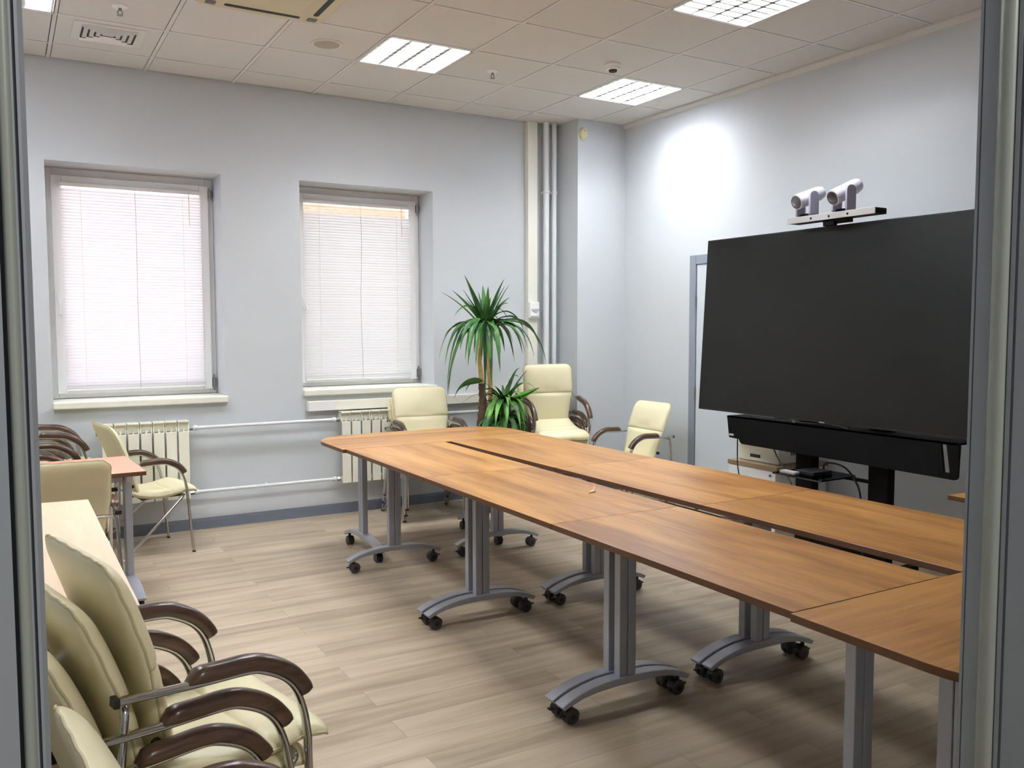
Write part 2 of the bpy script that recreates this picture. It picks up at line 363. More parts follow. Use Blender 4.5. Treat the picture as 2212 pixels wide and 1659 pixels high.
b = MB(); b.prism([(XR, H + .02), (1.184, H + .02), (1.184, H - .002), (1.190, H - .012), (1.206, H - .026), (XR, H - .034)], YF, PY, 'xz'); struct(b.build('trim_3', M['bar'], smooth=40))
b = MB(); b.box(XL - .1, -9.2, H + .22, XR + .1, .1, H + .3); struct(b.build('ceiling_slab', M['void']))

# ---------------------------------------------------------------- windows
def window(name, W, yf, hz, tilt, blind_label, hinge):
    x0, x1, z0, z1 = W; e = struct(empty(name, ((x0 + x1) / 2, yf, z0))); ox, oy, oz = (x0 + x1) / 2, yf, z0
    X0, X1, Z1 = x0 - ox, x1 - ox, z1 - oz
    def ring(a0, a1, c0, c1, t, y0, y1, nm, m, bev=.004):
        b = MB(); b.box(a0, y0, c0, a0 + t, y1, c1); b.box(a1 - t, y0, c0, a1, y1, c1); b.box(a0 + t, y0, c0, a1 - t, y1, c0 + t); b.box(a0 + t, y0, c1 - t, a1 - t, y1, c1)
        return b.build(nm, m, e, bevel=bev)
    ring(X0, X1, .02, Z1, .052, .03, .10, 'frame', M['white'])
    sx0, sx1, sz0, sz1 = X0 + .045, X1 - .04, .055, Z1 - .055
    ring(sx0, sx1, sz0, sz1, .066, -.005, .075, 'sash', M['white'])
    b = MB(); b.box(sx0 + .06, .03, sz0 + .06, sx1 - .06, .036, sz1 - .06); b.build('pane', M['glass'], e)
    for hz_, L in ((sz1 - .06, .09), (sz0 + .05, .12)):
        b = MB(); b.tube([(sx1 + .012, -.012, hz_ - L / 2), (sx1 + .012, -.012, hz_ + L / 2)], .007, n=8); b.box(sx1 + .002, -.012, hz_ - L * .3, sx1 + .03, .03, hz_ + L * .3)
        b.build('hinge', M[hinge], e)
    hp = empty('handle', (sx0 + .03, -.006, hz - z0)); hp.parent = e; 
    b = MB(); b.box(-.014, -.010, -.035, .014, .0, .035); b.build('handle_plate', M['white'], hp, bevel=.004)
    b = MB(); R = Matrix.Rotation(tilt, 3, 'Y')
    b.tube([R @ Vector(p) for p in ((0, -.008, 0), (0, -.035, 0), (0, -.042, -.02), (0, -.040, -.12))], .009, .008, n=8); b.build('handle_lever', M['white'], hp, smooth=50)
    # sill
    b = MB(); b.box(x0 - .0 - ox, -yf - .045, -.03, x1 - ox + .012, .03, .018); s = b.build('sill', M['sill'], e, bevel=.008)
    b = MB(); b.box(X0 + .02, .10, .0, X1 - .02, .30, .02); b.build('outer_sill', M['steel'], e)
    return e
window('window_1', W1, .27, 1.70, 0.0, '', 'steel')
window('window_2', W2, .27, 1.74, -.35, '', 'steel')
def blind(x0, x1, z0, z1, y, label, wav, openn=0, sm='slat'):
    e = empty('venetian_blind', ((x0 + x1) / 2, y, z0), label=label, cat='blind', group='venetian blinds on the windows') if False else tag(empty('venetian_blind', ((x0 + x1) / 2, y, z0)), label, 'blind', 'venetian blinds on the windows')
    hw = (x1 - x0) / 2; h = z1 - z0
    b = MB(); b.box(-hw, -.014, h - .026, hw, .014, h); b.build('headrail', M['white'], e, bevel=.003)
    b = MB(); b.box(-hw, -.011, 0, hw, .011, .014); b.build('bottom_rail', M['white'], e, bevel=.004)
    b = MB(); n = int((h - .06) / .0215)
    for i in range(n):
        z = .028 + (h - .075) * i / (n - 1); a = math.radians(66) + .05 * math.sin(i * 2.1)
        if i >= n - openn: a = math.radians(18)
        pts = []
        for k in range(5):
            t = (k - 2) / 2 * .0125; c_ = .0022 * (1 - (k - 2) ** 2 / 4)
            pts.append((t * math.cos(a) - c_ * math.sin(a), -t * math.sin(a) * -1 + c_ * math.cos(a)))
        jit = .0015 * math.sin(i * 3.7)
        r0 = [(-hw + .004 + jit, p[0], z + p[1]) for p in pts]; r1 = [(hw - .004 + jit, p[0], z + p[1]) for p in pts]
        b.rings([r0, r1], closed=False)
    b.build('slats', M[sm], e, smooth=60)
    for fx in (-.72, 0.03, .72):
        b = MB(); b.tube([(hw * fx + (wav * math.sin(k) if abs(fx) < .1 else 0), -.0155, h - .02 - (h - .03) * k / 8) for k in range(9)], .0012, n=5); b.build('cord', M['cable'] if abs(fx) < .1 else M['paper'], e)
    b = MB(); b.tube([(hw - .09, -.018, h - .01), (hw - .088, -.020, h - .26)], .003, n=6); b.build('tilt_rod', M['paper'], e)
    return e
blind(W1[0] + .095, W1[1] - .095, W1[2] + .075, W1[3] - .105, .252, 'white venetian blind on the left window, brightly lit from outside', .002)
blind(W2[0] + .100, W2[1] - .095, W2[2] + .072, W2[3] - .105, .252, 'white venetian blind on the right window, orange tint in its top slats', .006, 3, 'slatdim')
# orange building outside, seen only through the open top slats of the right window
b = MB(); b.box(.4, 9, 3.35, 14, 13, 11); b.cur = 1; b.box(.4, 9, -6, 14, 13, 3.35); o = b.build('building', [M['brick'], M['facade']]); tag(o, 'orange brick building outside, showing through the top slats of the right window', 'building')

# ---------------------------------------------------------------- inner door in the right wall
e = struct(empty('door_1', (XR, -1.225, 0)))
b = MB(); b.box(-.02, -1.095, 0, .004, -1.02, 2.065); b.box(-.02, -.075, 0, .004, 0, 2.065); b.box(-.02, -1.02, 1.99, .004, -.075, 2.065); b.build('door_frame', M['doorgrey'], e, bevel=.004)
b = MB(); b.box(-.012, -1.018, .008, .002, -.080, 1.986); b.build('door_leaf', M['doorleaf'], e, bevel=.003)
for z in (1.69, .95, .25):
    b = MB(); b.tube([(-.022, -.077, z - .05), (-.022, -.077, z + .05)], .008, n=8); b.build('hinge', M['steel'], e)

# ---------------------------------------------------------------- lamps in the ceiling
def lamp(x, y, label):
    e = tag(empty('ceiling_light', (x + .3, y + .3, H)), label, 'ceiling light', 'square louvre lights in the ceiling')
    w_ = .296
    b = MB(); b.box(-w_, -w_, .10, w_, w_, .104)
    for s in (-1, 1): b.box(min(s * w_, s * (w_ - .004)), -w_, -.001, max(s * w_, s * (w_ - .004)), w_, .10); b.box(-w_, min(s * w_, s * (w_ - .004)), -.001, w_, max(s * w_, s * (w_ - .004)), .10)
    b.build('housing', M['fixture'], e)
    b = MB()
    for s in (-1, 1):
        b.box(min(s * .288, s * .276), -.288, -.002, max(s * .288, s * .276), .288, .004); b.box(-.288, min(s * .288, s * .276), -.002, .288, max(s * .288, s * .276), .004)
    b.build('rim', M['fixture'], e)
    b = MB()
    for k in range(4):
        t = -.207 + .138 * k; b.tube([(t, -.27, .082), (t, .27, .082)], .008, n=8)
    b.build('fluorescent_tube', M['tube'], e)
    # parabolic louvre: wedge fins both ways
    b = MB(); T0, T1, hh = .013, .002, .042
    for k in range(5):
        t = -.276 + .138 * k
        if k in (0, 4): continue
        b.prism([(t - T0, .002), (t + T0, .002), (t + T1, hh), (t - T1, hh)], -.276, .276, 'xz')
    for k in range(1, 8):
        t = -.276 + .069 * k
        b.prism([(t - .008, .002), (t + .008, .002), (t + .001, hh - .012), (t - .001, hh - .012)], -.276, .276, 'yz')
    b.build('louvre', M['fins'], e)
    L = bpy.data.lights.new('lamp_light', 'AREA'); L.shape = 'SQUARE'; L.size = .52; L.energy = LAMP_W; L.color = (.93, .975, 1.0); L.spread = math.radians(176)
    lo = bpy.data.objects.new('lamp_light', L); col.objects.link(lo); lo.parent = e; lo.location = (0, 0, .066)
    return e
LL = ['square louvre ceiling light, cut by the top left corner of the picture', 'square louvre ceiling light above the far table row, the brightest, second from the left', 'square louvre ceiling light nearest the pillar and the right wall corner', 'large near louvre ceiling light at the top edge, above the screen']
for i, (x, y) in enumerate(LAMPS): lamp(x, y, LL[i] if i < 4 else ['louvre ceiling light outside the picture, %s' % s for s in ('middle of the room', 'left of the middle of the room', 'right of the doorway', 'just inside the doorway', 'left of the doorway')][i - 4])
# corridor lamp behind the viewer
e = tag(empty('corridor_light', (-2.9, -7.6, 2.95)), 'corridor ceiling light behind the viewer', 'ceiling light')
b = MB(); b.box(-.3, -.3, -.012, .3, .3, 0); b.build('panel', M['fixture'], e)
L = bpy.data.lights.new('corridor_lamp', 'AREA'); L.size = .55; L.energy = 26; L.color = (1, .97, .92); lo = bpy.data.objects.new('corridor_lamp', L); col.objects.link(lo); lo.parent = e; lo.location = (0, 0, -.02)

# ---------------------------------------------------------------- ceiling fittings
def sprinkler(x, y, label):
    e = tag(empty('sprinkler', (x, y, H)), label, 'sprinkler', 'fire sprinklers in the ceiling')
    b = MB(); b.lathe([(.042, .001), (.042, -.004), (.030, -.010), (.012, -.012)]); b.build('escutcheon', M['white'], e, smooth=40)
    b = MB(); b.lathe([(.009, -.01), (.009, -.025)], n=10)
    for s in (-1, 1): b.tube([(s * .007, 0, -.025), (s * .014, 0, -.035), (s * .008, 0, -.048)], .003, n=6)
    b.lathe([(.004, -.045), (.017, -.049), (.017, -.052), (.003, -.053)], n=14); b.build('sprinkler_head', M['steel'], e, smooth=40)
sprinkler(-3.033, -1.244, 'fire sprinkler between the left air vent and the top edge')
sprinkler(-.626, -1.199, 'fire sprinkler right of the bright second ceiling light')
e = tag(empty('smoke_detector', (.01, -1.753, H)), 'white round smoke detector above the far ceiling light', 'smoke detector')
b = MB(); b.lathe([(.055, .0), (.055, -.012), (.048, -.018), (.044, -.036), (.030, -.040)]); b.build('base', M['white'], e, smooth=35)
b = MB(); b.lathe([(.030, -.038), (.026, -.052), (.012, -.056)], n=16); b.build('sensor', M['void'], e, smooth=35)
e = tag(empty('ceiling_speaker', (-1.822, -1.184, H)), 'round flush ceiling speaker left of the bright ceiling light', 'speaker')
b = MB(); b.lathe([(.105, .001), (.105, -.004), (.097, -.008), (.090, -.004)], n=40); b.build('rim', M['bar'], e, smooth=40)
b = MB(); b.lathe([(.091, -.003), (.05, -.007), (.005, -.008)], n=40); b.build('grille', mat('speaker_grille', (186, 176, 164), .7, bump=.6, bscale=900), e, smooth=40)
e = tag(empty('air_vent', (-3.04, -.70, H)), 'square four way ceiling air vent at upper left', 'vent')
b = MB(); b.box(-.20, -.18, -.004, .20, .18, .001); b.build('plate', M['bar'], e, bevel=.002)
b = MB()
for k in range(4):
    a = .150 - .036 * k; t = .010
    b.box(-a, a * .85 - t, -.0085, a, a * .85, -.003); b.box(-a, -a * .85, -.0085, a, -a * .85 + t, -.003); b.box(-a, -a * .85, -.0085, -a + t, a * .85, -.003); b.box(a - t, -a * .85, -.0085, a, a * .85, -.003)
b.build('slot', M['dark'], e)
b = MB()
for k in range(4):
    a = .152 - .036 * k
    for s in (-1, 1):
        b.prism([(s * a * .85, -.004), (s * (a * .85 - .013), -.004), (s * (a * .85 + .004), -.020)], -a, a, 'yz') if s > 0 else b.prism([(s * a * .85, -.004), (s * (a * .85 - .013), -.004), (s * (a * .85 + .004), -.020)], -a, a, 'yz')
b.build('vane', M['white'], e)
# air conditioner cassette
e = tag(empty('air_conditioner', (-2.34, -1.91, H)), 'ivory air conditioner cassette in the ceiling at the top edge', 'air conditioner')
b = MB(); b.prism(rrect(-.35, -.35, .35, .35, .05), -.022, .002); b.build('panel', M['acplastic'], e, bevel=.006)
b = MB(); b.prism(rrect(-.20, -.20, .20, .20, .02), -.027, -.021); b.build('intake_grille', M['acplastic'], e, bevel=.003)
for a in range(4):
    R = Matrix.Rotation(a * PI / 2, 3, 'Z'); b = MB(); pr = rrect(-.21, .265, .21, .295, .014)
    b.prism([tuple((R @ Vector((p[0], p[1], 0)))[:2]) for p in pr], -.0245, -.021); b.build('air_slot', M['dark'], e)
for sx in (-1, 1):
    for sy in (-1, 1):
        b = MB(); b.prism(rrect(min(sx * .255, sx * .31), min(sy * .255, sy * .31), max(sx * .255, sx * .31), max(sy * .255, sy * .31), .01), -.024, -.021); b.build('corner_pocket', M['cable'], e)

# ---------------------------------------------------------------- trunking, pipes, radiators
o = MB(); o.box(.365, -.055, .70, .462, -.0, H); t = o.build('cable_trunking', M['sill'], bevel=.004); tag(t, 'white vertical cable trunking beside the riser pipes in the corner', 'trunking')
o = MB(); o.box(-1.636, -.055, .835, .362, 0, .912); t = o.build('cable_trunking', M['sill'], bevel=.004); tag(t, 'white horizontal cable trunking under the right window', 'trunking')
o = MB(); o.box(-1.634, -.057, .838, -1.42, -.054, .909); o.build('cover_joint', M['white'], t, bevel=.001)
for k in range(2):
    o = MB(); o.lathe([(.013, 0), (.013, -.004), (.009, -.005)], (-.505 + k * .032, -.054, .872), 16, 'y'); o.build('socket_outlet', M['cable'], t)
e = tag(empty('junction_box', (.417, -.055, 1.635)), 'small white control box on the vertical trunking', 'control box')
o = MB(); o.box(-.052, -.03, -.072, .05, 0, .072); o.build('case', M['white'], e, bevel=.008)
o = MB(); o.prism([(-.03, .01), (.045, .01), (.045, 0), (.01, -.022), (-.03, 0)], -.036, -.03, 'xz'); o.build('dial', M['bracket'], e)
o = MB(); o.box(-.045, -.034, -.062, .04, -.028, -.05); o.build('lower_lip', M['bracket'], e)
for i, (x, rr) in enumerate(((.541, .0265), (.625, .0215))):
    o = MB(); o.tube([(x, -.075, .0), (x, -.075, H)], rr, n=16); t = o.build('riser_pipe', M['pipe'], smooth=60)
    tag(t, ['thicker white riser pipe next to the trunking', 'thinner white riser pipe next to the pillar'][i], 'pipe', 'riser pipes in the corner')
    o = MB(); o.lathe([(rr + .001, -.011), (rr + .007, -.011), (rr + .007, .011), (rr + .001, .011)], (x, -.075, 2.68), 16); o.box(x - .008, -.05, 2.672, x + .008, 0, 2.688); o.build('clamp', M['pipe'], t)
def radiator(x0, n, label):
    e = tag(empty('radiator', (x0, -.09, 0)), label, 'radiator', 'sectional radiators under the windows'); s = .083
    for k in range(n):
        o = MB(); xx = k * s
        o.box(xx + .0065, -.048, .262, xx + s - .0065, -.034, .748); o.box(xx + .036, -.040, .27, xx + .047, .030, .77)
        o.prism([(-.046, .748), (-.030, .748), (-.022, .775), (.030, .775), (.030, .822), (-.030, .826), (-.046, .822), (-.044, .815), (-.036, .812), (-.03, .79)], xx + .003, xx + .010, 'yz')
        o.prism([(-.046, .748), (-.030, .748), (-.022, .775), (.030, .775), (.030, .822), (-.030, .826), (-.046, .822), (-.044, .815), (-.036, .812), (-.03, .79)], xx + s - .010, xx + s - .003, 'yz')
        o.box(xx + .003, -.046, .814, xx + s - .003, .032, .826); o.box(xx + .008, -.02, .752, xx + s - .008, -.014, .81)
        sec = o.build('section', M['radiator'], e, bevel=.0025)
    o = MB()
    for z in (.295, .765): o.tube([(.0, 0, z), (n * s, 0, z)], .018, n=12)
    o.build('manifold', M['radiator'], e, smooth=60)
    o = MB()
    for z in (.295, .765):
        for xx in (-.012, n * s + .012): o.tube([(xx - .014, 0, z), (xx + .014, 0, z)], .02, n=6)
    o.build('valve_nut', M['steel'], e)
    for xx in (s * 1, s * (n - 1)):
        o = MB(); o.box(xx - .012, .0, .72, xx + .012, .088, .74); o.box(xx - .012, .0, .32, xx + .012, .088, .34); o.build('wall_bracket', M['radiator'], e)
    return e
radiator(-3.111, 7, 'white sectional radiator under the left window behind the cream armchair')
radiator(-1.40, 8, 'white sectional radiator under the right window behind the far table end')
def hpipe(x0, x1, z, label):
    o = MB(); o.tube([(x0, -.09, z), (x1, -.09, z)], .0125, n=12)
    for xx in (x0 + .03, x1 - .03): o.lathe([(.013, -.012), (.019, -.012), (.019, .012), (.013, .012)], (xx, -.09, z), 12, 'x')
    for xx in ([(x0 + x1) / 2] if x1 - x0 > .5 else []): o.box(xx - .006, -.09, z - .006, xx + .006, 0, z + .006)
    t = o.build('heating_pipe', M['pipe'], smooth=60); tag(t, label, 'pipe', 'pipes linking the radiators')
hpipe(-2.515, -1.415, .765, 'upper white heating pipe running between the two radiators')
hpipe(-2.515, -1.415, .295, 'lower white heating pipe running between the two radiators')
hpipe(-.72, .52, .765, 'upper heating pipe running from the right radiator to the riser')
hpipe(-.72, .52, .295, 'lower heating pipe running from the right radiator to the riser')
e = tag(empty('alarm_sounder', (.751, PY, 3.16)), 'small oval cream alarm high on the pillar', 'alarm')
o = MB(); rg = []
for (k, d) in ((1, 0), (1, .012), (.93, .024), (.7, .034), (.3, .038)): rg.append([(.040 * k * math.cos(a * PI / 12), -d, .056 * k * math.sin(a * PI / 12)) for a in range(24)])
o.rings(rg); o.build('shell', M['creamplastic'], e, smooth=40)
o = MB(); o.lathe([(.004, 0), (.004, -.003)], (.0, -.036, .022), 8, 'y'); o.build('indicator', M['dark'], e)
# ================================================================ CHAIRS
AW = .25                                   # half distance between the two arm planes
ARM = [(-.475, .607), (-.325, .608), (-.20, .612), (-.156, .604), (-.105, .578), (-.072, .542), (-.050, .49), (-.036, .43), (0, .004)]
def cushion(cs, hw, tf, tb, r0, r1, nu=22, nv=30, crease=None, dimple=None, wav=0, sg=1):
    """cs: centre line (y,z) points, hw(v): half width, returns mesh builder and the rim path"""
    C = catmull([(0, p[0], p[1]) for p in cs], 8)
    L = [0]
    for i in range(1, len(C)): L.append(L[-1] + (C[i] - C[i - 1]).length)
    T = L[-1]
    def at(v):
        d = min(max(v, 0), 1) * T
        for i in range(1, len(L)):
            if L[i] >= d - 1e-9: break
        t = (d - L[i - 1]) / max(L[i] - L[i - 1], 1e-9); p = C[i - 1].lerp(C[i], t); tg = (C[i] - C[i - 1]).normalized()
        return p, Vector((0, -tg.z, tg.y)) * sg
    vs = [.5 - .5 * math.cos(PI * k / nv) for k in range(nv + 1)] if crease is None else sorted(set([round(.5 - .5 * math.cos(PI * k / nv), 4) for k in range(nv + 1)] + [crease + d for d in (-.02, -.01, -.004, 0, .004, .01, .02)]))
    us = [-math.cos(PI * k / nu) for k in range(nu + 1)]
    F = []; B = []
    for v in vs:
        p, N = at(v); d0 = v * T; d1 = (1 - v) * T; W = hw(v)
        for d, r in ((d0, r0), (d1, r1)):
            if d < r: W -= r - math.sqrt(max(r * r - (r - d) ** 2, 0))
        bv = 2 * v - 1; pv = max(1 - abs(bv) ** 7, 0) ** .55
        fr = []; bk = []
        if crease is not None and abs(v - crease) < 1e-6: ci = len(F)
        for u in us:
            pu = max(1 - abs(u) ** 7, 0) ** .5; q = pu * pv
            f = tf * q
            if crease is not None:
                f -= tf * .36 * math.exp(-((v - crease) / .016) ** 2) * (q > 0) * (1 - .55 * abs(u))
            if dimple: f -= dimple * math.exp(-((v - crease - .045) / .05) ** 2) * math.exp(-(u / .38) ** 4)
            x = u * W; w_ = wav * math.sin(v * 60 + u * 9) * (1 - q)
            fr.append(Vector((x + w_, 0, 0)) + p - N * -f if False else Vector((x + w_, p.y, p.z)) + N * f)
            bk.append(Vector((x + w_, p.y, p.z)) - N * (tb * q))
        F.append(fr); B.append(bk)
    b = MB(); n = len(us)
    vsx = [q for r in F for q in r]; m = len(vsx); vsx += [q for r in B for q in r]; fs = []
    for i in range(len(vs) - 1):
        for j in range(n - 1):
            a = i * n + j; fs.append((a, a + 1, a + n + 1, a + n)); fs.append((m + a, m + a + n, m + a + n + 1, m + a + 1))
    def rim(ids):
        for i in range(len(ids) - 1): fs.append((ids[i], m + ids[i], m + ids[i + 1], ids[i + 1]))
    K = len(vs)
    rimids = [j for j in range(n)] + [i * n + n - 1 for i in range(1, K)] + [(K - 1) * n + j for j in range(n - 2, -1, -1)] + [i * n for i in range(K - 2, -1, -1)]
    b.add(vsx, fs)
    rp = [vsx[i].lerp(vsx[m + i], .5) for i in rimids[:-1]]
    global SEAM
    SEAM = [q + (q - B[ci][j]).normalized() * .0004 for j, q in enumerate(F[ci])][1:-1] if crease is not None else None
    return b, rp
def seam(parent):
    b = MB(); b.tube(SEAM, .0022, n=5); return b.build('seam', M['seam'], parent, smooth=70)
def weld(o):
    bm = bmesh.new(); bm.from_mesh(o.data); bmesh.ops.remove_doubles(bm, verts=bm.verts, dist=1e-5); bmesh.ops.recalc_face_normals(bm, faces=bm.faces); bm.to_mesh(o.data); bm.free()
    for p in o.data.polygons: p.use_smooth = True
def piping(rp, parent, off=None):
    b = MB(); pts = []
    for i, p in enumerate(rp):
        d = .0012 * math.sin(i * 1.7) ; pts.append(p + Vector((d, d * .5, d)))
    pts.append(pts[0]); b.tube(pts, .0032, n=5, side=None, caps=False); return b.build('piping', M['piping'], parent, smooth=70)
def make_chair():
    e = empty('armchair')
    # backrest
    bk = [(-.318, .395), (-.345, .47), (-.375, .57), (-.405, .67), (-.447, .775), (-.49, .868)]
    b, rp = cushion(bk, lambda v: .188 + .037 * min(v / .55, 1) ** 1.3, .034, .020, .03, .055, crease=.52, dimple=.016, sg=-1)
    o = b.build('backrest', M['leather'], e); weld(o); piping(rp, o); seam(o)
    st = [(-.375, .430), (-.30, .405), (-.20, .392), (-.10, .402), (-.03, .418), (.02, .414), (.048, .396)]
    b, rp = cushion(st, lambda v: .203 + .030 * v, .032, .024, .04, .045, crease=.60, dimple=.004)
    o = b.build('seat', M['leather'], e); weld(o); piping(rp, o)
    b = MB(); b.box(-.17, -.30, .372, .17, -.02, .380); b.build('seat_board', M['black'], e)
    path = catmull([(0, p[0], p[1]) for p in ARM[:-1]], 5) + [Vector((0, ARM[-1][0], ARM[-1][1]))]
    for s in (-1, 1):
        b = MB(); b.tube([(s * AW, p.y, p.z) for p in path], .0145, .0085, n=12, side=(1, 0, 0)); fl = b.build('front_leg', M['chrome'], e, smooth=60)
        b = MB(); b.box(s * AW - .015, -.482, .597, s * AW + .015, -.470, .617); b.build('end_cap', M['black'], fl, bevel=.002)
        b = MB(); b.tube([(s * AW, .0005, 0), (s * AW, -.0005, .012)], .016, .0105, n=10, side=(1, 0, 0)); b.build('foot_cap', M['black'], fl, smooth=50)
        # wooden pad riding on the tube
        ap = [p for p in path if p.y > -.332 and p.z > .545 or (p.y > -.332 and p.y < -.07)]
        ap = catmull([(0, -.330, .608), (0, -.26, .6095), (0, -.20, .612), (0, -.156, .604), (0, -.105, .578), (0, -.074, .545), (0, -.066, .53)], 5)
        rg = []; n = len(ap)
        for i, p in enumerate(ap):
            a = ap[max(i - 1, 0)]; c = ap[min(i + 1, n - 1)]; T = (c - a).normalized(); N = Vector((0, -T.z, T.y)); t = i / (n - 1)
            k = min(1, math.sqrt(max(1 - (1 - min(t / .07, 1)) ** 2, .02)), math.sqrt(max(1 - (1 - min((1 - t) / .07, 1)) ** 2, .02)))
            prof = [(-.019, .004), (-.023, .012), (-.023, .022), (-.018, .032), (-.008, .037), (.008, .037), (.018, .032), (.023, .022), (.023, .012), (.019, .004)]
            rg.append([Vector((s * AW + q[0] * (.6 + .4 * k), p.y, p.z)) + N * (.004 + (q[1] - .004) * k) for q in prof])
        b = MB(); b.rings(rg); b.build('armrest', M['armwood'], e, smooth=60)
        lw = fillet([(s * .19, -.452, .590), (s * .243, -.452, .588), (s * .275, -.480, .03), (s * .278, -.484, .0075), (s * .276, -.445, .02), (s * .238, -.052, .383), (s * .19, -.052, .386)], [.03, .05, .01, .012, .03], 6)
        b = MB(); b.tube(lw, .0085, n=8); b.build('rear_leg', M['chrome'], e, smooth=60)
        b = MB(); b.lathe([(.013, 0), (.013, .014)], (s * .2765, -.474, .001), 10); b.build('foot_glide', M['black'], e)
        b = MB(); b.box(min(s * .13, s * .16), -.40, .42, max(s * .13, s * .16), -.27, .376 + .02); b.lathe([(.012, s * .185), (.012, s * .208)], (0, -.365, .475), 10, 'x'); b.build('seat_bracket', M['black'], e)
    b = MB(); b.tube([(-.195, -.452, .590), (.195, -.452, .590)], .0085, n=8); b.build('rear_crossbar', M['chrome'], e, smooth=60)
    b = MB(); b.tube([(-.195, -.052, .386), (.195, -.052, .386)], .0085, n=8); b.build('front_crossbar', M['chrome'], e, smooth=60)
    return e
proto = make_chair()
def snap(o): TREE[o.name] = kids(o); [snap(c) for c in TREE[o.name]]
snap(proto)
used = []
def chair(x, y, h, z=0, pitch=0, label='', group=None):
    e = proto if not used else copy_tree(proto); used.append(e)
    e.location = (x, y, z); e.rotation_euler = (pitch, 0, h - PI / 2); e['label'] = label; e['category'] = 'chair'
    if group: e['group'] = group
    return e
def stack(x, y, h, n, labels, group, dz=.058, df=.032, dp=.036):
    for l in range(n): chair(x + df * l * math.cos(h), y + df * l * math.sin(h), h, dz * l, -dp * l, labels[l], group)
G1 = 'cream armchairs nested in the nearest stack'
stack(-3.195, -4.476, .23, 3, ['cream armchair at the bottom of the large stack in the left foreground', 'cream armchair in the middle of the large stack in the left foreground', 'cream armchair on top of the large stack in the left foreground'], G1)
chair(-3.10, -5.17, .12, 0, 0, 'cream armchair cut off at the bottom left corner, in front of the large stack')
chair(-3.464, -1.66, 1.57, 0, 0, 'cream armchair turned with its back to us between the maple and salmon desks')
chair(-2.657, -.411, .168, 0, 0, 'cream armchair standing alone in front of the left radiator, facing right')
stack(-3.34, -.33, .02, 4, ['cream armchair at the bottom of the stack against the left wall corner', 'cream armchair second from the bottom of the stack in the left corner', 'cream armchair third from the bottom of the stack in the left corner', 'cream armchair on top of the stack in the left corner, only its armrest showing'], 'cream armchairs nested in the left corner stack')
stack(-.815, -.60, -1.651, 3, ['cream armchair at the bottom of the stack behind the far table end under the window', 'cream armchair in the middle of the stack behind the far table end', 'cream armchair on top of the stack behind the far table end'], 'cream armchairs stacked under the right window', .052)
CS = (.325, -.60, -1.72)
stack(CS[0], CS[1], CS[2], 3, ['cream armchair at the bottom of the stack by the pillar', 'cream armchair second from the bottom of the stack by the pillar', 'cream armchair second from the top of the stack by the pillar'], 'cream armchairs stacked by the pillar', .052, .026)
chair(.318, -.60, -1.717, .193, -.30, 'cream armchair tilted on top of the stack by the pillar, right of the palm', 'cream armchairs stacked by the pillar')
chair(.474, -1.073, -3.147, 0, 0, 'cream armchair alone by the grey door, facing left, right of the pillar stack')

# ================================================================ TABLES
def slab(poly, z0, z1, name, m, edge, parent, bevel=.0015):
    b = MB(); n = len(poly); area = sum(poly[i][0] * poly[(i + 1) % n][1] - poly[(i + 1) % n][0] * poly[i][1] for i in range(n))
    if area < 0: poly = poly[::-1]
    vs = [(p[0], p[1], z0) for p in poly] + [(p[0], p[1], z1) for p in poly]
    b.add(vs, [tuple(range(n - 1, -1, -1)), tuple(range(n, 2 * n))]); b.cur = 1
    b.f += [(i, (i + 1) % n, n + (i + 1) % n, n + i) for i in range(n)]; b.mi += [1] * n
    return b.build(name, [m, edge], parent, bevel=bevel)
def tleg(parent, x, y, rot):
    """post + arched foot running along local x + two castors; rot = turn about z"""
    e = MB()
    e.box(-.040, -.018, .115, -.0018, .018, .70); e.box(.0018, -.018, .115, .040, .018, .70); e.box(-.03, -.006, .12, .03, .006, .70)
    o = e.build('leg', M['leg'], parent, bevel=.003); o.location = (x, y, 0); o.rotation_euler = (0, 0, rot)
    b = MB(); top = [(0, .136), (.06, .136), (.12, .133), (.18, .124), (.23, .112), (.275, .097), (.312, .080)]; bot = [(.300, .064), (.26, .079), (.21, .094), (.15, .102), (.08, .106), (0, .107)]
    poly = [(-a, z) for a, z in top[::-1]] + top[1:] + bot + [(-a, z) for a, z in bot[::-1][1:]]
    b.prism(poly, -.028, .028, 'xz'); b.build('foot', M['leg'], o, smooth=25, bevel=.003)
    for s in (-1, 1):
        b = MB(); cx = s * .268
        b.cur = 0
        for yy in (-.023, .004): b.lathe([(.008, yy), (.026, yy), (.030, yy + .004), (.030, yy + .015), (.026, yy + .019), (.008, yy + .019)], (cx - s * .008, 0, .030), 18, 'y')
        b.cur = 1
        b.lathe([(.012, -.024), (.012, .024)], (cx - s * .008, 0, .030), 12, 'y'); b.lathe([(.009, .03), (.009, .09)], (cx, 0, 0), 10)
        b.prism([(cx - s * .008 + 0.0315 * math.cos(a * PI / 8), .031 + .0315 * math.sin(a * PI / 8)) for a in range(9)], -.019, .019, 'xz')
        b.box(cx - s * .008 - .05 * (s < 0) - 0, -.008, .034, cx - s * .008 + .05 * (s > 0), .008, .040)
        b.build('castor', [M['rubber'], M['black']], o, smooth=35)
    b = MB(); b.prism([(-.085, .728), (.085, .728), (.078, .70), (.050, .655), (.038, .645), (-.038, .645), (-.050, .655), (-.078, .70)], -.012, .012, 'xz'); b.box(-.12, -.02, .718, .12, .02, .728); b.build('bracket', M['bracket'], o, bevel=.002)
    b = MB(); b.prism(rrect(-.068, .665, -.045, .725, .008), -.030, -.018, 'xz'); b.build('latch', M['white'], o)
    return o
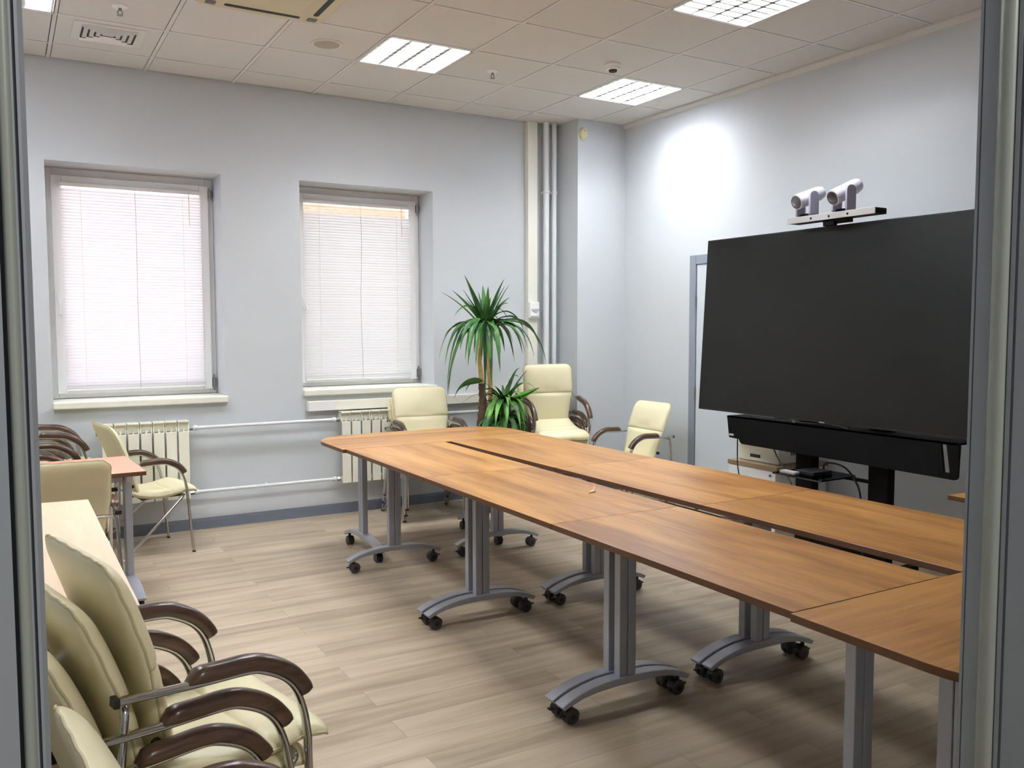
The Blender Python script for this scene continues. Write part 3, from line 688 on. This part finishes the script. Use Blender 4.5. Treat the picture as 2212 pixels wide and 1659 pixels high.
def table(name, cx, cy, poly, m, legs, label, group=None, rz=0, beam=None, th=.022):
    e = tag(empty(name, (cx, cy, 0), rz), label, 'table', group)
    slab(poly, .75 - th, .75, 'tabletop', m, M['edge'], e)
    for L in legs: tleg(e, *L)
    if beam: b = MB(); b.box(*beam); b.build('beam', M['leg'], e)
    return e
GT = 'wheeled flip tables of the long meeting table'
def rect(x0, y0, x1, y1, rr=0): return rrect(x0, y0, x1, y1, rr, 5) if rr else [(x0, y0), (x1, y0), (x1, y1), (x0, y1)]
LY = [-1.622, -2.752, -3.925, -5.098]; RY = [-1.622, -2.842, -3.955, -5.098]
nm = ['far', 'middle', 'near']
for side, YS, x0s, x1s in (('left', LY, (-1.888, -1.892, -1.898, -1.903), (-1.222, -1.248, -1.274, -1.277)), ('right', RY, (-1.178, -1.172, -1.170, -1.170), (-.500, -.496, -.494, -.494))):
    for k in range(3):
        ya, yb = YS[k] - .0012, YS[k + 1] + .0012; cx = (x0s[k] + x1s[k]) / 2; cy = (ya + yb) / 2; hy = (ya - yb) / 2
        poly = [(x0s[k + 1] - cx, -hy), (x1s[k + 1] - cx, -hy), (x1s[k] - cx, hy), (x0s[k] - cx, hy)]
        lx = (-1.605 if side == 'left' else -.868) - cx
        ly0 = LY[k] - .047 if k else -1.675; ly1 = (-2.735, -3.933, -5.075)[k]; ly0 = (-1.675, -2.818, -4.004)[k]
        table('flip_table', cx, cy, poly, M['top'], [(lx, ly0 - cy, 0), (lx, ly1 - cy, 0)],
              '%s wheeled table in the %s row of the long wooden meeting table' % (nm[k], side + ' (window side)' if False else side), GT, beam=(lx - .02, ly1 - cy + .02, .655, lx + .02, ly0 - cy - .02, .695))
def endpoly(w2, d2, r, sgn): # rounded corners on the outer side
    pr = rrect(-w2, -d2, w2, d2, [r, r, 0, 0] if sgn > 0 else [0, 0, r, r], 10); return pr
table('end_table', -1.198, -1.279, endpoly(.709, .3405, .30, 1), M['topx'], [(-.456, .01, PI / 2), (.421, .01, PI / 2)], 'far rounded end table of the long meeting table, nearest the windows', 'rounded end tables of the meeting table', beam=(-.42, -.01, .655, .40, .03, .695))
table('end_table', -1.206, -5.441, endpoly(.713, .3405, .30, -1), M['topx'], [(-.470, .03, PI / 2), (.436, .03, PI / 2)], 'near rounded end table of the long meeting table, cut by the right door frame', 'rounded end tables of the meeting table', rz=.0, beam=(-.44, .01, .655, .40, .05, .695))
table('flip_table', -3.66, -1.55, rect(-.6, -.315, .6, .315), M['pinktop'], [(.555, 0, PI / 2), (-.52, 0, PI / 2)], 'small wheeled table with a salmon top at the left, behind the turned chair', rz=.05, beam=(-.5, -.02, .655, .53, .02, .695))
# another flip table at the far right, mostly behind the door jamb
table('flip_table', .235, -4.73, rect(-.35, -.36, .35, .36), M['top'], [(0, .30, 0), (0, -.30, 0)], 'corner of a separate wooden table at the far right below the screen', rz=-.06, beam=(-.02, -.28, .655, .02, .28, .695))
# maple desk at the left
e = tag(empty('desk', (-3.74, -3.30, 0)), 'pale maple desk at the left, between the chair stack and the turned chair', 'desk')
slab([(-.37, -.86), (.372, -.86), (.372, .80), (-.37, .87)], .722, .75, 'desktop', M['maple'], M['mapledk'], e)
b = MB(); b.box(-.36, -.845, 0, .362, -.822, .722); b.build('side_panel', M['mapledk'], e, bevel=.001)
b = MB(); b.box(-.36, .76, 0, .345, .783, .722); b.build('side_panel', M['mapledk'], e, bevel=.001)
b = MB(); b.box(.03, -.822, .30, .048, .76, .722); b.build('modesty_panel', M['mapledk'], e)

# ================================================================ SCREEN AND STAND
e = tag(empty('tv_stand', (.66, -3.165, 0)), 'black floor stand holding the large screen, with a wide black panel below it', 'stand')
for yy in (.265, -.272):
    b = MB(); b.box(.0, yy - .068, .05, .06, yy + .068, 1.75); b.build('post', M['standblack'], e, bevel=.006)
    b = MB(); b.box(-.42, yy - .03, .03, .36, yy + .03, .06); [b.lathe([(.025, -.012), (.025, .012)], (xx, yy, .025), 12, 'y') for xx in (-.39, .33)]; b.build('base_foot', M['standblack'], e, bevel=.004)
for z in (.12, 1.25, 1.6): b = MB(); b.box(.01, -.30, z, .05, .30, z + .06); b.build('crossbar', M['standblack'], e, bevel=.004)
X_ = -.14                                  # front panel plane, local
def yz(p): return (p[0] + 3.165, p[1])
b = MB()
L_ = [(-2.365, .893), (-2.385, .752), (-2.392, .748), (-2.475, .745), (-2.485, .728), (-2.50, .716), (-3.90, .703), (-3.902, .893)]
b.prism([yz(p) for p in L_], X_, X_ + .018, 'yz')
b.prism([yz(p) for p in [(-3.902, .893), (-3.90, .880), (-3.94, .880), (-3.944, .893)]], X_, X_ + .018, 'yz')
b.prism([yz(p) for p in [(-3.902, .735), (-3.90, .703), (-3.97, .702), (-3.966, .735)]], X_, X_ + .018, 'yz')
b.prism([yz(p) for p in [(-3.938, .893), (-3.940, .880), (-3.963, .735), (-3.966, .702), (-3.985, .701), (-3.998, .706), (-4.004, .72), (-4.010, .893)]], X_, X_ + .018, 'yz')
b.prism([yz(p) for p in [(-3.902, .89), (-3.902, .73), (-3.928, .73), (-3.907, .89)]], X_, X_ + .018, 'yz')
b.box(X_, -.84, .883, X_ + .16, .80, .893)
b.build('lower_panel', M['standblack'], e)
b = MB(); b.box(X_ - .003, .735, .762, X_, .775, .775); b.build('badge', M['silver'], e)
for yy in (.265, -.272): b = MB(); b.box(X_ + .01, yy - .05, .74, .01, yy + .05, .86); b.build('panel_arm', M['standblack'], e)
b = MB(); R = None; b.prism(rrect(-.29, -.10, .06, .265, [.04, .02, .02, .05]), .592, .600); b.build('glass_shelf', M['smoked'], e)
b = MB(); b.box(.0, -.21, .575, .03, .2, .592); b.build('shelf_arm', M['standblack'], e)
for nm_, (x0, y0, x1, y1, h, m_), lab in (('cable_box', (-.20, .02, -.03, .16, .022, 'black'), 'flat black device lying on the smoked glass shelf of the stand'), ('remote_control', (-.26, .11, -.21, .23, .016, 'silver'), 'silver remote control lying on the glass shelf beside the black device')):
    b = MB(); b.prism(rrect(x0 + .66, y0 - 3.165, x1 + .66, y1 - 3.165, .01), .6005, .6005 + h); o = b.build(nm_, M[m_], bevel=.003)
    tag(o, lab, 'remote' if 'remote' in nm_ else 'device')
# screen, leaning back a little
S = tag(empty('television', (.60, -3.125, 1.50)), 'very large black switched off flat screen on the stand', 'screen'); S.rotation_euler = (0, math.radians(3.4), 0)
b = MB(); b.box(-.018, -1.07, -.590, .018, 1.07, .588); b.build('case', M['tvframe'], S, bevel=.004)
b = MB(); b.box(-.0195, -1.060, -.578, -.0175, 1.060, .579); b.build('display', M['screen'], S)
b = MB(); b.box(.018, -.5, -.35, .055, .5, .25); b.build('rear_housing', M['tvframe'], S, bevel=.01)
b = MB(); b.box(-.021, -.02, -.588, -.018, .02, -.583); b.build('badge', M['silver'], S)
# double camera on top
K = tag(empty('conference_camera', (.56, -3.165, 2.098)), 'twin lens conference camera bar mounted on top of the large screen', 'camera')
b = MB(); b.box(-.035, -.31, .018, .065, .31, .052); b.build('bar', M['standblack'], K, bevel=.004)
b = MB(); b.box(-.040, -.312, .016, -.034, .312, .054); o = b.build('front_face', M['silver'], K, bevel=.002)
for yy in (.13, .0, -.13): b = MB(); b.lathe([(.007, -.041), (.007, -.0395)], (0, yy, .034), 12, 'x'); b.build('microphone', M['lens'], o)
b = MB(); b.box(-.02, -.10, -.004, .05, .06, .020); b.box(-.03, -.03, -.02, .0, .05, .01); b.build('mount', M['standblack'], K, bevel=.003)
def camhead(y, yaw, pt):
    h = empty('camera_head', (.012, y, .052)); h.parent = K; h.scale = (1.1, 1.1, 1.1); h.rotation_euler = (0, 0, yaw)
    b = MB(); b.lathe([(.042, 0), (.044, .006), (.040, .016)], n=24); b.build('turntable', M['standblack'], h, smooth=40)
    for s in (-1, 1):
        b = MB(); pr = rrect(-.031, .008, .031, .138, [.028, .028, .008, .008]); b.prism(pr, s * .050 - .007, s * .050 + .007, 'xz'); b.build('yoke', M['camgrey'], h, smooth=40, bevel=.002)
    b = MB(); b.box(-.022, -.05, .004, .022, .05, .018); b.build('yoke_base', M['camgrey'], h, bevel=.003)
    bd = MB(); bd.lathe([(.018, .112), (.034, .106), (.040, .08), (.042, -.07), (.041, -.082)], n=24, axis='x'); bd.lathe([(.034, -.0815), (.034, -.083)], n=24, axis='x')
    o = bd.build('barrel', M['camwhite'], h, smooth=40); o.location = (0, 0, .105); o.rotation_euler = (0, pt, 0)
    b = MB(); b.lathe([(.035, -.083), (.035, -.0845), (.026, -.080), (.014, -.079), (.002, -.081)], n=24, axis='x'); b.build('lens', M['lens'], o, smooth=30)
camhead(.205, math.radians(-6), math.radians(-20)); camhead(-.06, math.radians(-8), math.radians(-25))
# pedestal, printer
e = tag(empty('pedestal_cabinet', (.95, -2.42, 0)), 'white drawer pedestal with an oak edged top beside the screen stand', 'cabinet')
b = MB(); b.box(-.24, -.215, .03, .24, .215, .532); b.build('body', M['cabinet'], e, bevel=.002)
b = MB(); b.box(-.252, -.225, .532, .245, .225, .562); b.build('top', M['cabtop'], e, bevel=.002)
for k, (z0, z1) in enumerate(((.40, .528), (.235, .395), (.05, .230))):
    b = MB(); b.box(-.252, -.213, z0, -.240, .213, z1); d = b.build('drawer', M['cabinet'], e, bevel=.002)
    b = MB(); b.box(-.262, -.05, z0 + .05, -.252, .05, z0 + .065); b.build('handle', M['bracket'], d)
    if k == 0: b = MB(); b.lathe([(.009, -.253), (.009, -.258)], (0, -.17, .50), 12, 'x'); b.build('lock', M['steel'], d)
for sx in (-.2, .2):
    for sy in (-.17, .17): b = MB(); b.lathe([(.015, -.01), (.015, .01)], (sx, sy, .015), 12, 'y'); b.build('castor', M['black'], e)
e = tag(empty('printer', (.96, -2.40, .562)), 'cream laser printer on the white pedestal, half hidden by the black panel', 'printer')
b = MB(); b.box(-.19, -.195, .0, .2, .18, .265); b.build('body', M['printer'], e, bevel=.012)
b = MB(); b.box(-.195, -.15, .150, -.12, .145, .162); b.build('output_slot', M['printdk'], e)
b = MB(); b.box(-.215, -.16, .108, -.188, .155, .118); b.build('tray_lip', M['printer'], e, bevel=.002)
b = MB(); b.box(-.194, -.03, .03, -.188, .06, .052); b.build('tray_handle', M['printdk'], e)
b = MB(); [b.box(-.08 + k * .012, -.1975, .06, -.073 + k * .012, -.194, .14) for k in range(6)]; b.build('side_vent', M['cable'], e)
b = MB(); b.box(-.15, -.14, .265, .16, .13, .285); b.build('lid', M['printer'], e, bevel=.004)
# cables behind the panel and stand
wire('cable', [(.665, -3.05, .60), (.61, -3.10, .655), (.60, -3.17, .672), (.60, -3.26, .655), (.60, -3.33, .59), (.61, -3.36, .50), (.62, -3.37, .30), (.62, -3.38, .02)], .006, M['black'], 'black cable looping over the glass shelf to the right post', group='cables of the screen stand')
wire('cable', [(.60, -2.385, .76), (.60, -2.385, .66), (.59, -2.40, .55), (.60, -2.42, .40), (.60, -2.45, .02)], .004, M['black'], 'black cable hanging from the left end of the black panel', group='cables of the screen stand')
wire('cable', [(.62, -2.66, .76), (.63, -2.70, .66), (.66, -2.78, .52), (.68, -2.86, .30), (.68, -2.86, .02)], .005, M['cable'], 'grey cable hanging down in front of the pedestal', group='cables of the screen stand')
wire('cable', [(.57, -2.55, .8965), (.56, -2.70, .903), (.57, -2.80, .911), (.56, -2.95, .901), (.57, -3.2, .904), (.56, -3.30, .8965)], .0035, M['cable'], 'thin grey cable lying on the ledge of the black panel', group='cables of the screen stand')
wire('cable', [(.60, -2.86, .92), (.58, -2.875, .905), (.57, -2.90, .896), (.62, -2.94, .92)], .003, M['pipe'], 'white cable end poking up behind the black panel', group='cables of the screen stand')
# cable tray under the slot, little things
e = tag(empty('cable_tray', (-1.10, -3.80, .66)), 'silver cable tray hanging under the slot between the table rows', 'tray')
b = MB(); b.box(-.045, -.30, .0, .045, .24, .006); b.box(-.045, -.30, .0, -.041, .24, .028); b.box(.041, -.30, .0, .045, .24, .028); b.build('channel', M['silver'], e)
for yy in (-.24, .0, .2): b = MB(); b.box(.042, yy - .01, .0, .046, yy + .01, .068); b.build('hanger', M['silver'], e)
b = MB(); b.box(-1.135, -4.10, .6665, -1.07, -4.03, .712); tag(b.build('power_adapter', M['white'], bevel=.006), 'white power adapter at the near end of the silver cable tray', 'adapter')
wire('cable', [(-1.11, -4.07, .68), (-1.15, -4.3, .64), (-1.10, -4.7, .62), (-1.12, -5.0, .69), (-1.15, -5.04, .735), (-1.13, -5.07, .73), (-1.08, -5.0, .70)], .006, M['pipe'], 'pale cable curling up in the slot at the near end', group='cables in the table slot')
wire('cable', [(-1.15, -3.44, .70), (-1.13, -3.52, .68), (-1.10, -3.6, .68)], .006, M['cable'], 'grey cable dropping into the silver cable tray', group='cables in the table slot')
b = MB(); b.prism([(-1.432, -3.512), (-1.392, -3.484), (-1.386, -3.502)], .750, .757); b.add([(-1.404, -3.500, .751), (-1.386, -3.486, .751), (-1.376, -3.478, .776), (-1.384, -3.490, .778), (-1.402, -3.503, .752), (-1.384, -3.489, .752), (-1.375, -3.481, .777), (-1.383, -3.493, .779)], [(0, 1, 2, 3), (4, 7, 6, 5), (0, 4, 5, 1), (1, 5, 6, 2), (2, 6, 7, 3), (3, 7, 4, 0)])
tag(b.build('paper_scrap', M['paper']), 'tiny folded scrap of paper lying on the left table row', 'paper')
# ================================================================ PALM
P0 = tag(empty('potted_palm', (-.33, -.50, 0)), 'tall potted yucca palm with two leaf crowns beside the pillar stack', 'plant')
b = MB(); b.lathe([(.13, 0), (.165, .26), (.175, .27), (.175, .30), (.160, .30), (.155, .27)], n=28); b.build('pot', M['pot'], P0, smooth=40)
b = MB(); b.lathe([(.154, .262), (.02, .272)], n=20); b.build('soil', M['soil'], P0)
def px(x, y, dy=0.0):
    """a point at the palm's distance, from how it sits in the photograph: metres right of the pot, height"""
    d = 6.143 + dy; a = ((x - 1106) / 1872.96)
    D = Vector((0.50406887, 0.86104114, -0.06725118)) + Vector((0.86291896, -0.50533767, -0.00216994)) * a + Vector((0.03585296, 0.05693852, 0.99773372)) * ((829.5 - y) / 1872.96)
    t = d / D.y; q = Vector((-3.6598, -6.643, 1.4989)) + D * t; return Vector((q.x + .33, q.y + .50, q.z))
def trunk(pts, r0, r1, m, nm):
    b = MB(); P = catmull(pts, 8); n = len(P)
    b.tube(P, 1, n=10, scale=lambda t: (r0 + (r1 - r0) * t) * (1 + .10 * math.sin(t * 75)), side=None); return b.build(nm, m, P0, smooth=50)
A0 = px(1040, 835, .02); A1 = px(1048, 700, 0)
trunk([(0, 0, .26), px(1038, 1010), px(1040, 920), px(1043, 870), px(1040, 828)], .05, .026, M['bark'], 'trunk')
trunk([px(1041, 832), px(1038, 800), px(1036, 770), px(1044, 700)], .021, .016, M['stem'], 'stem')
trunk([px(1062, 950, .06), px(1060, 870, .05), px(1059, 830, .04), px(1055, 780, .02), px(1052, 700, .02)], .024, .017, M['stem'], 'stem')
trunk([(.05, .03, .26), px(1085, 960, -.05), px(1082, 880, -.03), px(1080, 860, -.02)], .022, .015, M['bark'], 'trunk')
def leaf(b, base, tip, arch, w, fold=.25, tw=0.0, lift=None):
    base = Vector(base); tip = Vector(tip); L = (tip - base).length; n = 11
    out = tip - base; out.z = 0; side = Vector((-out.y, out.x, 0))
    if side.length < .02: side = Vector((1, .2, 0))
    side.normalize(); side = Matrix.Rotation(tw, 3, (tip - base).normalized()) @ side
    c = base.lerp(tip, .80 if tip.z < base.z - .05 else .5); c.z = (base.z + arch * .42) if tip.z < base.z - .05 else (base.z + tip.z) / 2 + arch; w *= 1.3
    rg = []
    for i in range(n + 1):
        t = i / n; p = base * (1 - t) ** 2 + c * 2 * t * (1 - t) + tip * t * t
        T = ((c - base) * (1 - t) + (tip - c) * t).normalized(); N = T.cross(side).normalized(); S = side
        k = (min(t / .16, 1) ** .6 * .62 + .38) * (1 - max(t - .38, 0) / .62) ** .8 + .01; ww = w * k / 2
        rg.append([p - S * ww + N * ww * fold, p - S * ww * .45 + N * ww * .05, p - N * ww * fold * .45, p + S * ww * .45 + N * ww * .05, p + S * ww + N * ww * fold,
                   p + S * ww * .45 + N * (ww * .05 - .0012), p - N * (ww * fold * .45 + .0012), p - S * ww * .45 + N * (ww * .05 - .0012)])
    b.rings(rg)
rnd = random.Random(11)
def crown(nm, m, cx, cy, leaves, extra, dyc=0.0, rad=1.0):
    b = MB()
    for (x, y, arch, w_, dy) in leaves:
        bs = px(cx + (x - cx) * .10, cy + rnd.uniform(-8, 8), dyc + dy * .15); leaf(b, bs, px(x, y, dyc + dy), arch, w_, tw=rnd.uniform(-.5, .5))
    for k in range(extra):
        a = rnd.uniform(0, 2 * PI); R = rnd.uniform(.22, .42) * rad; up = rnd.choice([-.26, -.2, -.14, -.06, .05, .22, .34] if cy < 800 else [-.3, -.24, -.16, -.08, .04, .16]) * rad
        c0 = px(cx, cy + rnd.uniform(-6, 14), dyc); R = R * (.55 if up > .1 else .85)
        leaf(b, c0 + Vector((math.cos(a) * .02, math.sin(a) * .02, 0)), c0 + Vector((math.cos(a) * R, math.sin(a) * R * .8, up)), (.20 if up < .1 else .05) * rad, rnd.uniform(.028, .044) * rad, tw=rnd.uniform(-.5, .5))
    return b.build(nm, m, P0, smooth=40)
top = [(1003, 594, .02, .050, -.05), (953, 631, .06, .036, .10), (977, 627, .03, .036, -.08), (1000, 625, .00, .036, .06), (1033, 630, .0, .038, .1), (1049, 642, .0, .04, -.05), (1090, 618, .02, .058, -.12), (1098, 655, .10, .044, .1),
       (948, 775, .34, .034, .04), (961, 790, .30, .036, -.12), (965, 842, .26, .030, .10), (994, 758, .22, .032, -.20), (968, 860, .20, .018, .0), (1011, 792, .22, .046, -.22), (1028, 795, .16, .044, -.26), (1005, 778, .22, .034, -.15),
       (1180, 784, .28, .046, -.06), (1166, 750, .30, .040, .08), (1154, 770, .26, .044, -.14), (1134, 762, .20, .046, -.18), (1131, 712, .30, .034, .12), (1112, 782, .16, .036, -.22), (1108, 740, .14, .026, -.2), (1080, 805, .14, .050, -.25), (1062, 838, .10, .046, -.22), (1048, 862, .06, .040, -.16),
       (966, 858, .10, .040, -.10), (1090, 760, .14, .034, .2), (1020, 720, .14, .04, .2), (1075, 690, .10, .04, -.2), (1128, 700, .18, .03, .05)]
crown('leaf_crown', M['leaf'], 1050, 700, top, 26)
low = [(1124, 795, .14, .026, .0), (1160, 845, .20, .024, -.05), (1165, 838, -.02, .040, -.20), (1135, 905, .16, .046, -.2), (1125, 930, .10, .034, -.24), (1095, 925, .10, .040, -.24), (1070, 922, .06, .036, -.26), (1022, 815, .10, .014, -.02), (1120, 815, .16, .03, .05), (1098, 880, .14, .036, -.25), (1062, 900, .10, .046, -.2), (1050, 930, .12, .042, -.22), (967 + 30, 872, .14, .010, .05)]
crown('leaf_crown', M['leaf2'], 1090, 866, low, 36, -.04, .74)
low2 = [(1140, 960, .10, .044, -.2), (1120, 980, .08, .04, -.22), (1060, 985, .06, .05, -.2), (1035, 960, .04, .05, -.15), (1090, 990, .06, .046, -.25)]
crown('leaf_crown', M['leaf'], 1085, 905, low2, 44, -.04, .75)

b = MB(); leaf(b, px(1042, 824, -.02), px(981, 860, -.10), .05, .060, tw=.9); leaf(b, px(1040, 826, 0), px(1006, 846, -.05), .06, .02); b.build('leaf', M['leaf'], P0, smooth=40)
b = MB(); leaf(b, px(1100, 870, -.06), px(1166, 837, -.24), .0, .062, tw=.8); leaf(b, px(1098, 866, -.06), px(1138, 800, -.1), .04, .04); b.build('leaf', M['leaf2'], P0, smooth=40)
